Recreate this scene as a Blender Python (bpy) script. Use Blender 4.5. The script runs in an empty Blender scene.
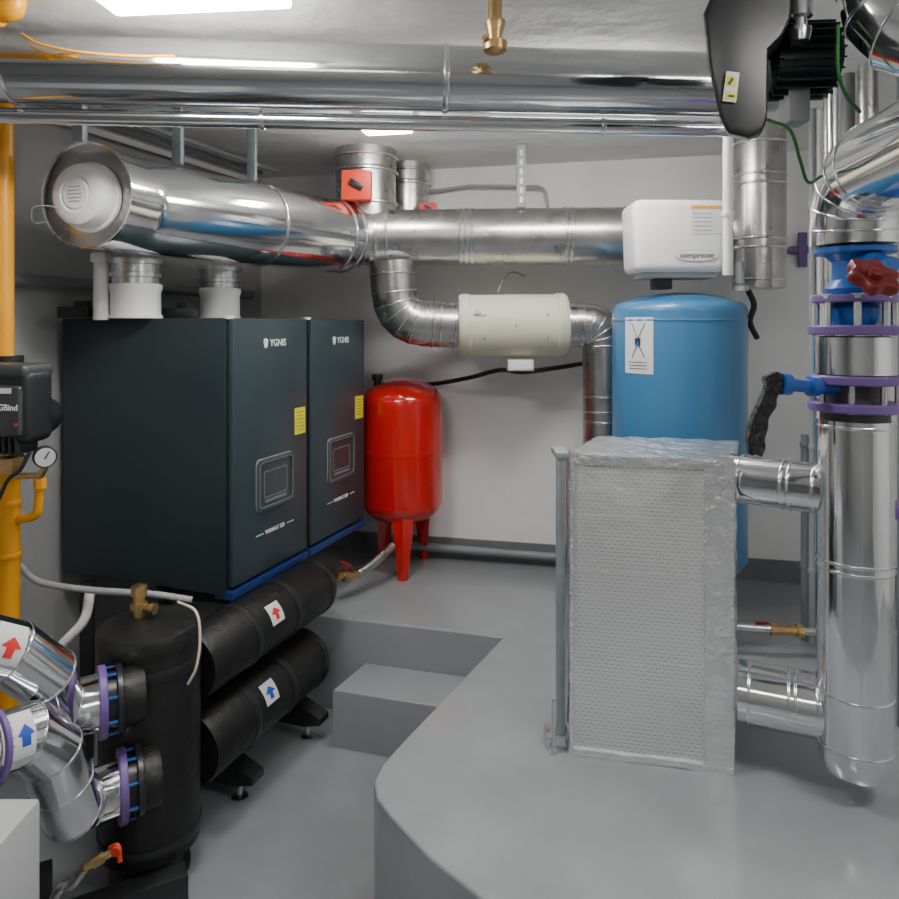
import bpy, bmesh, math, random
from mathutils import Vector, Matrix, Euler, noise
random.seed(4)
C = bpy.context.scene.collection
V = Vector; PI = math.pi
HC = 1.7; F = 720.0
def P(px, py, Y): return V(((px-449.5)*Y/F, Y, HC+(325-py)*Y/F))
WM = {}
# ---------------- materials
def mat(name, col, metal=0, rough=.5, bump=0, bscale=20, var=0, vscale=6, stretch=None, coat=0, emit=0, bdist=.01):
    m = bpy.data.materials.new(name); m.use_nodes = True
    nt = m.node_tree; b = nt.nodes['Principled BSDF']
    b.inputs['Base Color'].default_value = (*col, 1)
    b.inputs['Metallic'].default_value = metal; b.inputs['Roughness'].default_value = rough
    if coat: b.inputs['Coat Weight'].default_value = coat
    if emit:
        b.inputs['Emission Color'].default_value = (*col, 1); b.inputs['Emission Strength'].default_value = emit
    tc = nt.nodes.new('ShaderNodeTexCoord'); src = tc.outputs['Object']
    if stretch:
        mp = nt.nodes.new('ShaderNodeMapping'); mp.inputs['Scale'].default_value = stretch
        nt.links.new(src, mp.inputs['Vector']); src = mp.outputs['Vector']
    if bump:
        n = nt.nodes.new('ShaderNodeTexNoise'); n.inputs['Scale'].default_value = bscale; n.inputs['Detail'].default_value = 5
        nt.links.new(src, n.inputs['Vector'])
        bp = nt.nodes.new('ShaderNodeBump'); bp.inputs['Strength'].default_value = bump; bp.inputs['Distance'].default_value = bdist
        nt.links.new(n.outputs['Fac'], bp.inputs['Height']); nt.links.new(bp.outputs['Normal'], b.inputs['Normal'])
    if var:
        n = nt.nodes.new('ShaderNodeTexNoise'); n.inputs['Scale'].default_value = vscale; n.inputs['Detail'].default_value = 6
        nt.links.new(src, n.inputs['Vector'])
        r = nt.nodes.new('ShaderNodeValToRGB')
        r.color_ramp.elements[0].position = .3; r.color_ramp.elements[1].position = .7
        r.color_ramp.elements[0].color = (*[c*(1-var) for c in col], 1); r.color_ramp.elements[1].color = (*[min(1, c*(1+var)) for c in col], 1)
        nt.links.new(n.outputs['Fac'], r.inputs['Fac']); nt.links.new(r.outputs['Color'], b.inputs['Base Color'])
        mr = nt.nodes.new('ShaderNodeMapRange'); mr.inputs['To Min'].default_value = max(.02, rough*.8); mr.inputs['To Max'].default_value = min(1, rough*1.25)
        nt.links.new(n.outputs['Fac'], mr.inputs['Value']); nt.links.new(mr.outputs['Result'], b.inputs['Roughness'])
    return m
def foil_grid():
    # fine staggered rows of dashes on a bright foil sheet (local x = along the sheet, z = up)
    m = mat('foil_dashes', (.7, .71, .72), .6, .28)
    nt = m.node_tree; b = nt.nodes['Principled BSDF']; N = nt.nodes; Lk = nt.links.new
    tc = N.new('ShaderNodeTexCoord'); sp = N.new('ShaderNodeSeparateXYZ'); Lk(tc.outputs['Object'], sp.inputs[0])
    def mt(op, a, b_=None):
        n = N.new('ShaderNodeMath'); n.operation = op
        for i, q in enumerate((a, b_)):
            if q is None: continue
            if isinstance(q, (int, float)): n.inputs[i].default_value = q
            else: Lk(q, n.inputs[i])
        return n.outputs[0]
    zr = mt('DIVIDE', sp.outputs['Z'], .0115); row = mt('FLOOR', zr); v = mt('ABSOLUTE', mt('SUBTRACT', mt('FRACT', zr), .5))
    xr = mt('ADD', mt('DIVIDE', sp.outputs['X'], .019), mt('MULTIPLY', row, .5)); u_ = mt('ABSOLUTE', mt('SUBTRACT', mt('FRACT', xr), .5))
    dv = N.new('ShaderNodeMapRange'); dv.inputs['From Min'].default_value = .18; dv.inputs['From Max'].default_value = .05; Lk(v, dv.inputs['Value'])
    du = N.new('ShaderNodeMapRange'); du.inputs['From Min'].default_value = .42; du.inputs['From Max'].default_value = .26; Lk(u_, du.inputs['Value'])
    dash = mt('MULTIPLY', dv.outputs[0], du.outputs[0])
    n = N.new('ShaderNodeTexNoise'); n.inputs['Scale'].default_value = 9; n.inputs['Detail'].default_value = 7; Lk(tc.outputs['Object'], n.inputs['Vector'])
    mix = N.new('ShaderNodeMix'); mix.data_type = 'RGBA'; mix.inputs[6].default_value = (.82, .83, .84, 1); mix.inputs[7].default_value = (.36, .37, .38, 1)
    Lk(mt('MULTIPLY', dash, mt('ADD', n.outputs['Fac'], .1)), mix.inputs[0]); Lk(mix.outputs[2], b.inputs['Base Color'])
    bp = N.new('ShaderNodeBump'); bp.inputs['Strength'].default_value = .7; bp.inputs['Distance'].default_value = .014
    Lk(n.outputs['Fac'], bp.inputs['Height']); Lk(bp.outputs['Normal'], b.inputs['Normal'])
    return m
M = dict(
 wall=mat('wall_paint', (.84, .84, .83), 0, .6, .35, 10, .04, 2.5),
 wallg=mat('wall_grey_paint', (.38, .385, .39), 0, .6, .35, 10, .06, 2.5),
 wallf=mat('wall_entrance_paint', (.36, .36, .36), 0, .7, .25, 14, .05, 3),
 ceil=mat('ceiling_plaster', (.8, .8, .79), 0, .75, .7, 5, .07, 2.5, bdist=.03),
 floor=mat('floor_grey_epoxy', (.245, .26, .275), 0, .17, .12, 7, .07, 4),
 plat=mat('platform_grey_epoxy', (.285, .3, .315), 0, .15, .12, 7, .06, 4),
 band=mat('wall_base_band', (.17, .18, .19), 0, .4, .12, 7, .06, 4),
 plinth=mat('plinth_paint', (.48, .49, .5), 0, .6, .2, 12, .05, 4),
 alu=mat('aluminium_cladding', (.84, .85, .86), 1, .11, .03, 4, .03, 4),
 aluo=mat('overhead_cladding', (.66, .67, .68), 1, .13, .03, 4, .03, 4),  # same aluminium, base darkened to dim the ceiling reflection along its edge
 alub=mat('aluminium_band', (.8, .81, .82), 1, .22),
 galv=mat('galvanised_duct', (.55, .54, .525), 1, .28, .1, 12, .14, 10),
 steel=mat('stainless', (.72, .73, .74), 1, .25),
 foil=mat('aluminium_foil', (.9, .91, .92), .82, .2, .9, 26, .04, 20, bdist=.014),
 foilg=foil_grid(),
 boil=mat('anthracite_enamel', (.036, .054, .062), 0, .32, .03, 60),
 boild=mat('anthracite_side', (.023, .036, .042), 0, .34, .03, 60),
 dark=mat('dark_plastic', (.018, .019, .021), 0, .36),
 dark2=mat('charcoal_plastic', (.05, .052, .056), 0, .4),
 tape=mat('crumpled_black_tape', (.012, .012, .013), 0, .3, 1, 60, bdist=.02),
 rubber=mat('black_rubber_insulation', (.009, .009, .009), 0, .45, .5, 25),
 bluer=mat('blue_rail', (.012, .035, .16), 0, .4),
 white=mat('white_plastic', (.86, .86, .85), 0, .35),
 whitel=mat('white_label', (.76, .76, .76), 0, .5),
 dial=mat('gauge_dial', (.5, .51, .52), 0, .3),
 ink=mat('ink_white', (.9, .92, .92), 0, .5),
 inkd=mat('ink_dark', (.03, .03, .04), 0, .5),
 grey=mat('grey_plastic', (.34, .35, .36), 0, .5),
 greyd=mat('slate_line', (.16, .18, .19), 0, .4),
 greyp=mat('grey_pipe', (.2, .21, .22), 0, .45),
 zinc=mat('zinc_steel', (.36, .42, .44), .5, .45, .05, 30, .15, 20),
 screen=mat('screen', (.045, .05, .055), 0, .16),
 panel=mat('panel_bezel', (.07, .085, .092), 0, .35),
 yellow=mat('yellow_sticker', (.85, .74, .02), 0, .5),
 orange=mat('orange_gas_paint', (.85, .36, .01), 0, .35, .03, 30),
 brass=mat('brass', (.62, .42, .19), 1, .35, .1, 30, .15, 25),
 red=mat('red_enamel', (.55, .009, .006), 0, .15, .02, 30, coat=.6),
 redp=mat('red_plastic', (.7, .05, .015), 0, .45),
 redd=mat('dark_red_wheel', (.2, .015, .012), 0, .4),
 redl=mat('red_mark', (.7, .03, .03), 0, .5),
 bluel=mat('blue_mark', (.02, .08, .5), 0, .5),
 blue=mat('blue_vessel_paint', (.05, .19, .38), 0, .3, .02, 30, coat=.2),
 bluev=mat('blue_valve_paint', (.012, .10, .40), 0, .35),
 purple=mat('purple_flange', (.15, .085, .28), 0, .45, .05, 30),
 cream=mat('cream_housing', (.72, .69, .54), 0, .5, .08, 30),
 green=mat('green_motor', (.012, .035, .03), 0, .4),
 greenw=mat('green_wire', (.02, .18, .03), 0, .5),
 lamp=mat('lamp_diffuser', (1, .98, .94), 0, .5, emit=76),
 fill_mid=mat('fill_lamp_diffuser_mid', (1, .98, .94), 0, .5, emit=54),  # glow of the added fill lights
 fill_dim=mat('fill_lamp_diffuser_dim', (1, .98, .94), 0, .5, emit=22),  # weaker glow for the added fill light behind the camera
)
# ---------------- geometry
def nb(): return bmesh.new()
def basis(d):
    d = V(d).normalized(); a = V((0, 0, 1)) if abs(d.z) < .9 else V((1, 0, 0))
    x = a.cross(d).normalized(); return x, d.cross(x).normalized(), d
def ringv(bm, c, x, y, r, n): return [bm.verts.new(c+(x*math.cos(2*PI*i/n)+y*math.sin(2*PI*i/n))*r) for i in range(n)]
def skin(bm, a, b):
    n = len(a)
    for i in range(n): bm.faces.new((a[i], a[(i+1) % n], b[(i+1) % n], b[i]))
def tube(bm, pts, r, n=28, cap=True):
    pts = [V(p) for p in pts]; rs = r if isinstance(r, (list, tuple)) else [r]*len(pts)
    t0 = (pts[1]-pts[0]).normalized(); x, y, _ = basis(t0); prev = None; pt = t0
    for i, p in enumerate(pts):
        if i == 0: t = t0
        elif i == len(pts)-1: t = (pts[i]-pts[i-1]).normalized()
        else: t = ((pts[i]-pts[i-1]).normalized()+(pts[i+1]-pts[i]).normalized()).normalized()
        q = pt.rotation_difference(t); x = q @ x; y = q @ y; pt = t
        rg = ringv(bm, p, x, y, rs[i], n)
        if prev: skin(bm, prev, rg)
        elif cap: bm.faces.new(rg[::-1])
        prev = rg
    if cap: bm.faces.new(prev)
def lathe(bm, p, d, prof, n=40, cap=True):
    x, y, d = basis(d); p = V(p); prev = None
    for i, (t, r) in enumerate(prof):
        rg = ringv(bm, p+d*t, x, y, max(r, 1e-4), n)
        if prev: skin(bm, prev, rg)
        elif cap: bm.faces.new(rg[::-1])
        prev = rg
    if cap: bm.faces.new(prev)
def rbox(bm, c, s, bev=0, rot=None, seg=2):
    r = bmesh.ops.create_cube(bm, size=1); vs = r['verts']
    bmesh.ops.scale(bm, vec=V(s), verts=vs)
    if bev:
        es = list({e for v in vs for e in v.link_edges})
        rr = bmesh.ops.bevel(bm, geom=es, offset=bev, segments=seg, profile=.6, affect='EDGES')
        vs = list({v for v in rr['verts']} | {v for v in vs if v.is_valid})
    m = Matrix.Translation(V(c)) @ (rot.to_4x4() if rot else Matrix.Identity(4))
    bmesh.ops.transform(bm, matrix=m, verts=vs)
def RZ(a): return Matrix.Rotation(a, 3, 'Z')
def rrect(w, h, r, n=5):
    out = []
    for cx, cy, a0 in ((w/2-r, h/2-r, 0), (-w/2+r, h/2-r, PI/2), (-w/2+r, -h/2+r, PI), (w/2-r, -h/2+r, 1.5*PI)):
        for k in range(n+1): a = a0+PI/2*k/n; out.append((cx+r*math.cos(a), cy+r*math.sin(a)))
    return out
def plate(bm, c, poly, y0, y1, inner=None):
    # plate in the local xz plane from y0 (back) to y1 (front), optional inner hole of the same vertex count
    mk = lambda pl, y: [bm.verts.new((c[0]+x, y, c[2]+z)) for x, z in pl]
    a = mk(poly, y0); b = mk(poly, y1); skin(bm, a, b)
    if inner:
        ia = mk(inner, y0); ib = mk(inner, y1); skin(bm, ib, ia); skin(bm, b, ib); skin(bm, ia, a)
    else: bm.faces.new(a[::-1]); bm.faces.new(b)
def prism(bm, poly, z0, z1, bev=0):
    a = [bm.verts.new((x, y, z0)) for x, y in poly]; b = [bm.verts.new((x, y, z1)) for x, y in poly]
    skin(bm, a, b); bm.faces.new(a[::-1]); top = bm.faces.new(b)
    bmesh.ops.recalc_face_normals(bm, faces=bm.faces)
    if bev: bmesh.ops.bevel(bm, geom=list(top.edges), offset=bev, segments=3, profile=.5, affect='EDGES')
def fillet(pts, R, n=5):
    pts = [V(p) for p in pts]; out = [pts[0]]
    for i in range(1, len(pts)-1):
        a = (pts[i-1]-pts[i]); b = (pts[i+1]-pts[i]); la, lb = a.length, b.length; a.normalize(); b.normalize()
        ang = a.angle(b); L = min(R/math.tan(ang/2), la*.49, lb*.49)
        p0 = pts[i]+a*L; p1 = pts[i]+b*L
        for k in range(n+1):
            t = k/n; out.append(p0*(1-t)**2+pts[i]*2*t*(1-t)+p1*t*t)
    out.append(pts[-1]); return out
def spline(pts, n=8):
    pts = [V(p) for p in pts]; q = [pts[0]*2-pts[1]]+pts+[pts[-1]*2-pts[-2]]; out = []
    for i in range(1, len(q)-2):
        for k in range(n):
            t = k/n; a, b, c, d = q[i-1:i+3]
            out.append(.5*((2*b)+(-a+c)*t+(2*a-5*b+4*c-d)*t*t+(-a+3*b-3*c+d)*t**3))
    out.append(pts[-1]); return out
def at(path, f):
    L = [0]
    for i in range(1, len(path)): L.append(L[-1]+(path[i]-path[i-1]).length)
    s = f*L[-1]
    for i in range(1, len(path)):
        if L[i] >= s-1e-6:
            d = path[i]-path[i-1]; return path[i-1]+d*((s-L[i-1])/max(1e-6, d.length)), d.normalized()
    return path[-1], (path[-1]-path[-2]).normalized()
def decal(bm, p, d, ref, r, f, n=10, m=10):
    d = V(d).normalized(); ref = V(ref); ref = (ref-d*ref.dot(d)).normalized(); s = d.cross(ref)
    g = []
    for i in range(n+1):
        row = []
        for j in range(m+1):
            t, a = f(i/n, j/m); a = a/r
            row.append(bm.verts.new(V(p)+d*t+(ref*math.cos(a)+s*math.sin(a))*r))
        g.append(row)
    for i in range(n):
        for j in range(m): bm.faces.new((g[i][j], g[i+1][j], g[i+1][j+1], g[i][j+1]))
def FM(o, x, up):
    x = V(x).normalized(); z = x.cross(V(up)).normalized(); y = z.cross(x)
    m = Matrix((x, y, z)).transposed().to_4x4(); m.translation = V(o); return m
# ---------------- objects
def setp(o, label=None, cat=None, group=None, kind=None):
    if label: o['label'] = label
    if cat: o['category'] = cat
    if group: o['group'] = group
    if kind: o['kind'] = kind
    return o
def obj(name, bm, m, parent=None, label=None, cat=None, group=None, kind=None, local=False, flat=False, sharp=.62):
    if not flat:
        bmesh.ops.recalc_face_normals(bm, faces=bm.faces)
        for f in bm.faces: f.smooth = True
        for e in bm.edges:
            if len(e.link_faces) == 2 and e.calc_face_angle(0) > sharp: e.smooth = False
    me = bpy.data.meshes.new(name)
    if parent is not None:
        if not local: bm.transform(WM[parent.name].inverted())
        W = WM[parent.name]; loc = None
    else:
        xs = [v.co for v in bm.verts]
        loc = V(((min(v.x for v in xs)+max(v.x for v in xs))/2, (min(v.y for v in xs)+max(v.y for v in xs))/2, min(v.z for v in xs)))
        W = Matrix.Translation(loc); bm.transform(W.inverted())
    bm.to_mesh(me); bm.free(); me.materials.append(M[m] if isinstance(m, str) else m)
    o = bpy.data.objects.new(name, me); C.objects.link(o)
    if parent is not None: o.parent = parent
    else: o.location = loc
    WM[o.name] = W.copy(); return setp(o, label, cat, group, kind)
def thing(name, label, cat, loc, rz=0, group=None):
    o = bpy.data.objects.new(name, None); C.objects.link(o); o.empty_display_size = .05
    o.location = loc; o.rotation_euler = (0, 0, rz)
    WM[o.name] = Matrix.Translation(V(loc)) @ Matrix.Rotation(rz, 4, 'Z')
    return setp(o, label, cat, group)
def dup(o, parent=None, loc=None, label=None):
    c = o.copy(); C.objects.link(c)
    if parent is not None: c.parent = parent
    if loc is not None: c.location = loc
    if label: c['label'] = label
    for ch in [k for k in bpy.data.objects if k.parent == o]: dup(ch, c)
    return c
def txt(body, size, fm, m, parent, local=False, name='lettering', ext=.0006, spacing=1):
    cu = bpy.data.curves.new('t', 'FONT'); cu.body = body; cu.size = size; cu.align_x = 'CENTER'; cu.align_y = 'CENTER'; cu.extrude = ext; cu.space_character = spacing; cu.offset = size*.01
    t = bpy.data.objects.new('t', cu); C.objects.link(t); bpy.context.view_layer.update()
    me = bpy.data.meshes.new_from_object(t.evaluated_get(bpy.context.evaluated_depsgraph_get()))
    bpy.data.objects.remove(t); bpy.data.curves.remove(cu)
    bm = nb(); bm.from_mesh(me); bpy.data.meshes.remove(me); bm.transform(fm)
    return obj(name, bm, m, parent, local=local, flat=True)
def collar(bm, p, d, r, w=.012, h=.004): lathe(bm, V(p)-V(d).normalized()*w/2, d, [(0, r-.004), (0, r+h*.6), (w*.25, r+h), (w*.75, r+h), (w, r+h*.6), (w, r-.004)], 36, cap=False)
def gore_bands(path, r, root, m='alub', w=.006, h=.0024, skip=()):
    # one bead where each bend segment of the cladding meets the next
    for i in range(1, len(path)-1):
        if i in skip: continue
        a = (path[i]-path[i-1]).normalized(); b = (path[i+1]-path[i]).normalized()
        if a.angle(b) > .03:
            bm = nb(); collar(bm, path[i], (a+b).normalized(), r, w, h); obj('joint_band', bm, m, root)
def clad(name, label, cat, path, r, m='alu', bands=(), bm_='alub', part='cladding', group=None, w=.012, h=.004, n=36, gores=False):
    b0 = min(path, key=lambda p: p.z)
    root = thing(name, label, cat, (path[0].x, path[0].y, b0.z), 0, group)
    bm = nb(); tube(bm, path, r, n); obj(part, bm, m, root, sharp=.22 if gores else .62)
    for f in bands:
        p, d = at(path, f); bm = nb(); collar(bm, p, d, r, w, h); obj('joint_band', bm, bm_, root)
    if gores: gore_bands(path, r, root)
    return root
def frac_at_px(path, px):
    best = min(range(0, 401), key=lambda i: abs(449.5+F*at(path, i/400)[0].x/at(path, i/400)[0].y-px)); return best/400
def single(name, bm, m, label, cat, group=None, kind=None): return obj(name, bm, m, None, label, cat, group, kind)
def boltring(p, d, R, n, L, root, r=.006, m='steel', name='bolt', ph=0):
    x, y, d = basis(d)
    for i in range(n):
        a = 2*PI*i/n+ph; c = V(p)+(x*math.cos(a)+y*math.sin(a))*R
        bm = nb(); lathe(bm, c-d*L/2, d, [(0, r*1.6), (r*1.4, r*1.6), (r*1.4, r), (L-r*1.4, r), (L-r*1.4, r*1.6), (L, r*1.6)], 6); obj(name, bm, m, root)
def flange(p, d, R, t, root, m='purple', rin=None):
    bm = nb(); lathe(bm, V(p)-V(d).normalized()*t/2, d, [(0, R*.97), (t*.15, R), (t*.85, R), (t, R*.97)], 40); return obj('flange', bm, m, root)

# ---------------- room
ZC = 2.57; ZP = .41; ZS = .23
A = (-1.116, 4.263); Bc = (2.6, 3.40); Cc = (2.6, -1.6); D = (-3.285, -1.6)
def wall(name, a, b, m, z0=-.1, z1=ZC+.1, th=.12):
    a = V((*a, 0)); b = V((*b, 0)); d = (b-a).normalized(); nrm = V((-d.y, d.x, 0)); a = a-d*.12; b = b+d*.12
    bm = nb(); prism(bm, [(a.x, a.y), (b.x, b.y), ((b+nrm*th).x, (b+nrm*th).y), ((a+nrm*th).x, (a+nrm*th).y)], z0, z1); return obj(name, bm, m, kind='structure')
wall('wall_back', Bc, A, 'wall', th=-.12); wall('wall_left', A, D, 'wallg', th=-.12); wall('wall_front', D, Cc, 'wallf', th=-.12); wall('wall_right', Cc, Bc, 'wall', th=-.12)
bm = nb(); prism(bm, [A, D, Cc, Bc], -.1, 0); obj('floor', bm, 'floor', kind='structure')
bm = nb(); prism(bm, [A, D, Cc, Bc], ZC, ZC+.1); obj('ceiling', bm, 'ceil', kind='structure')
def base(name, a, b, z0, z1, m='band', off=.012):
    a = V((*a, 0)); b = V((*b, 0)); d = (b-a).normalized(); n = V((d.y, -d.x, 0))*off
    bm = nb(); prism(bm, [(a.x, a.y), (b.x, b.y), ((b+n).x, (b+n).y), ((a+n).x, (a+n).y)], z0, z1); obj(name, bm, m, kind='structure')
base('baseboard_back', (-1.10, 4.259), (2.58, 3.404), ZP, ZP+.11)
# platform with a stair recess
u = V((.347, .938, 0)); v = V((-.938, .347, 0))
poly = [(-1.31, 3.405), (-.506, 3.18), (.221, 2.977), (-.165, 2.19), (-.200, 2.11), (-.213, 2.033), (-.197, 1.96), (-.157, 1.896), (-.047, 1.743), (.069, 1.624), (.228, 1.486), (.62, 1.25), (1.2, 1.1), (2.58, 1.0), (2.58, 3.40), (-1.10, 4.25), (-1.14, 4.15)]
bm = nb(); prism(bm, poly[::-1], 0, ZP, .008); obj('raised_platform', bm, 'plat', kind='structure')
bm = nb(); prism(bm, [(-.469, 2.90), (.10, 2.735), (.215, 2.97), (-.368, 3.135)][::-1], 0, ZS, .006); obj('step', bm, 'plat', kind='structure')
bm = nb(); rbox(bm, (-1.515, 1.30, .315), (1.18, .66, .63), .01); obj('concrete_plinth', bm, 'plinth', kind='structure')

# ---------------- lamps
def lamp(x, y, L, w, rz, label, m):
    t = thing('ceiling_light', label, 'ceiling light', (x, y, ZC-.07), rz, None)
    bm = nb(); rbox(bm, (0, 0, .052), (L+.03, w+.03, .036), .006); obj('housing', bm, 'white', t, local=True)
    bm = nb(); rbox(bm, (0, 0, .017), (L, w, .035), .012); obj('diffuser', bm, m, t, local=True)
lamp(-.64, 1.765, .47, .17, -.1, 'bright ceiling light in front of the big overhead pipe, near the yellow elbow', 'lamp')
lamp(-.26, 2.985, .2, .10, -.2, 'small glowing ceiling light farther back, just behind the overhead pipes', 'lamp')
lamp(.45, 2.62, .6, .12, -.05, 'added ceiling fill light hidden directly above and behind the large overhead pipe', 'fill_mid')  # added out of sight to light the back wall evenly
lamp(1.35, .7, .9, .14, .2, 'added unseen ceiling fill light over the near right of the platform', 'fill_mid')  # unseen fitting, added as fill from the right
lamp(-.5, -.7, 1.0, .14, 0, 'added unseen ceiling fill light over the entrance side of the room', 'fill_dim')  # unseen fitting, added behind the camera for fill

# ---------------- boilers
def make_boiler():
    t = thing('boiler', 'nearer dark anthracite boiler cabinet, left one of the two, beside the black vessel', 'boiler', (-.805, 2.63, .706), math.atan2(.938, .347), 'anthracite boiler cabinets')
    W, Dp, H = .53, .81, 1.02
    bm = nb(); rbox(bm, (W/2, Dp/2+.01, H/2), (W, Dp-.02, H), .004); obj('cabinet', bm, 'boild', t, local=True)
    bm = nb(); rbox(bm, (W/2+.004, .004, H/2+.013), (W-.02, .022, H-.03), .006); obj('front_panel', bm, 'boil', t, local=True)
    bm = nb(); rbox(bm, (W/2+.002, .03, .0), (W-.006, .08, .03), .003); obj('base_rail', bm, 'bluer', t, local=True, label='blue base rail')
    c = (.28, 0, .37)
    bm = nb(); plate(bm, c, rrect(.25, .2, .024), -.004, -.018, rrect(.222, .172, .016)); cp = obj('control_panel', bm, 'panel', t, local=True)
    bm = nb(); plate(bm, c, rrect(.223, .173, .016), -.006, -.012); obj('screen', bm, 'screen', cp, local=True)
    bm = nb(); plate(bm, c, rrect(.255, .205, .026), -.004, -.0095, rrect(.25, .2, .024)); obj('bezel_line', bm, 'grey', cp, local=True)
    bm = nb(); plate(bm, c, rrect(.228, .178, .018), -.016, -.0195, rrect(.222, .172, .016)); obj('inner_line', bm, 'greyd', cp, local=True)
    bm = nb(); plate(bm, (.28, 0, .368), rrect(.16, .105, .006), -.011, -.0135, rrect(.152, .097, .004)); obj('display_frame', bm, 'greyd', cp, local=True)
    bm = nb(); rbox(bm, (.28, -.0125, .302), (.15, .002, .012), .001); obj('button_bar', bm, 'greyd', cp, local=True)
    txt('YGNIS', .040, FM((.302, -.0085, .922), (1, 0, 0), (0, 0, 1)), 'ink', t, True, 'lettering')
    bm = nb(); ex = .218
    plate(bm, (ex, 0, .922), [(-.014, .015), (-.005, .019), (-.005, -.008), (-.005, -.018), (-.011, -.011)], -.006, -.0088)
    plate(bm, (ex, 0, .922), [(-.003, .019), (.003, .019), (.003, -.019), (-.003, -.019)], -.006, -.0088)
    plate(bm, (ex, 0, .922), [(.005, .018), (.014, .014), (.012, -.009), (.005, -.018)], -.006, -.0088)
    obj('emblem', bm, 'ink', t, local=True)
    txt('VARMAX 320', .023, FM((.28, -.0085, .178), (1, 0, 0), (0, 0, 1)), 'ink', t, True, 'lettering')
    for x in (.178, .392):
        bm = nb(); rbox(bm, (x, -.0078, .178), (.05, .001, .003)); obj('trim_line', bm, 'ink', t, local=True)
    bm = nb(); rbox(bm, (.466, -.0078, .587), (.082, .001, .112)); s = obj('sticker', bm, 'yellow', t, local=True, label='yellow warning sticker')
    bm = nb()
    for k in range(6): rbox(bm, (.466, -.0088, .625-.015*k), (.06-.012*(k % 2), .0008, .002))
    obj('print', bm, 'inkd', s, local=True)
    bm = nb(); rbox(bm, (.02, .015, H+.002), (.03, .02, .012), .002); obj('top_clip', bm, 'white', t, local=True)
    return t
b1 = make_boiler()
dup(b1, None, V((-.805, 2.63, .706))+u*.541, 'farther dark anthracite boiler cabinet, right one of the two, beside the red tank')

def flue(c, r, h, label):
    t = thing('flue_collar', label, 'flue collar', c, 0, 'flue collars on the boilers')
    bm = nb(); lathe(bm, c, (0, 0, 1), [(0, r*1.08), (.012, r*1.08), (.012, r), (h*.45, r), (h*.5, r*1.06), (h*.56, r*1.06), (h*.58, r)], 36); obj('socket', bm, 'white', t)
    bm = nb(); lathe(bm, c+V((0, 0, h*.56)), (0, 0, 1), [(0, r*.96), (h*.12, r*.96), (h*.13, r*1.07), (h*.2, r*1.07), (h*.21, r*.98), (h*.34, r*.98), (h*.35, r*1.1), (h*.43, r*1.1)], 36); obj('steel_ring', bm, 'steel', t)
flue(V((-1.22, 2.80, 1.726)), .092, .23, 'white flue collar with steel ring on the nearer boiler, under the big duct end')
flue(V((-1.02, 3.2, 1.726)), .085, .235, 'white flue collar with steel ring on the farther boiler')
bm = nb(); tube(bm, [P(101, 320, 2.75), P(101, 262, 2.75)], [.028, .026], 20); rbox(bm, P(101, 258, 2.75), (.06, .06, .04), .01)
single('drain_pipe', bm, 'white', 'short white upright pipe on the nearer boiler left of its flue collar', 'pipe')
for i, (px, py, Y, lab) in enumerate(((78, 309, 2.80, 'small black plug connector on top of the nearer boiler left of the white upright pipe'), (180, 310, 3.0, 'small black plug connector on the boiler tops between the two flue collars'))):
    c = P(px, py, Y); c.z = 1.727
    bm = nb(); rbox(bm, c+V((0, 0, .022)), (.12, .09, .044), .008); rbox(bm, c+V((.02, 0, .052)), (.05, .05, .03), .006)
    single('connector_box', bm, 'dark', lab, 'connector', 'plug connectors on the boilers')

# manifolds
def manifold(c1, c0, r, label, mark, mk, group):
    d = (c1-c0).normalized()
    t = thing('manifold_pipe', label, 'pipe', c0-V((0, 0, r)), 0, group)
    L = (c1-c0).length
    bm = nb(); lathe(bm, c0, d, [(0, r*.95), (.02, r), (L-.05, r), (L-.02, r*.93), (L, r*.6)], 40); obj('insulation', bm, 'rubber', t)
    for f in (.30, .62, .95):
        bm = nb(); collar(bm, c0+d*L*f, d, r, .03, .004); obj('tape_band', bm, 'dark', t)
    ref = V((.5, -.75, .45)); s = L*mk
    bm = nb(); decal(bm, c0, d, ref, r+.003, lambda a, b: (s-.038+.076*a, -.038+.076*b)); lb = obj('marker_label', bm, 'whitel', t, flat=True)
    bm = nb(); decal(bm, c0, d, ref, r+.0045, lambda a, b: (s-.010+.020*a if b < .5 else s+(.028*(1-b)*2)*(2*a-1), .025-.046*b), 6, 20); obj('arrow', bm, mark, lb, flat=True)
manifold(V((-.575, 3.10, .583)), V((-.575, 3.10, .583))-u*.80, .113, 'upper black insulated manifold pipe under the boilers, with the red arrow label', 'redl', .44, 'black manifolds')
manifold(V((-.605, 3.04, .305)), V((-.605, 3.04, .305))-u*.72, .122, 'lower black insulated manifold pipe near the floor, with the blue arrow label', 'bluel', .42, 'black manifolds')
t = thing('boiler_support_frame', 'black steel support frame with outrigger feet under the boilers', 'support frame', (-.95, 2.9, 0))
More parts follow.
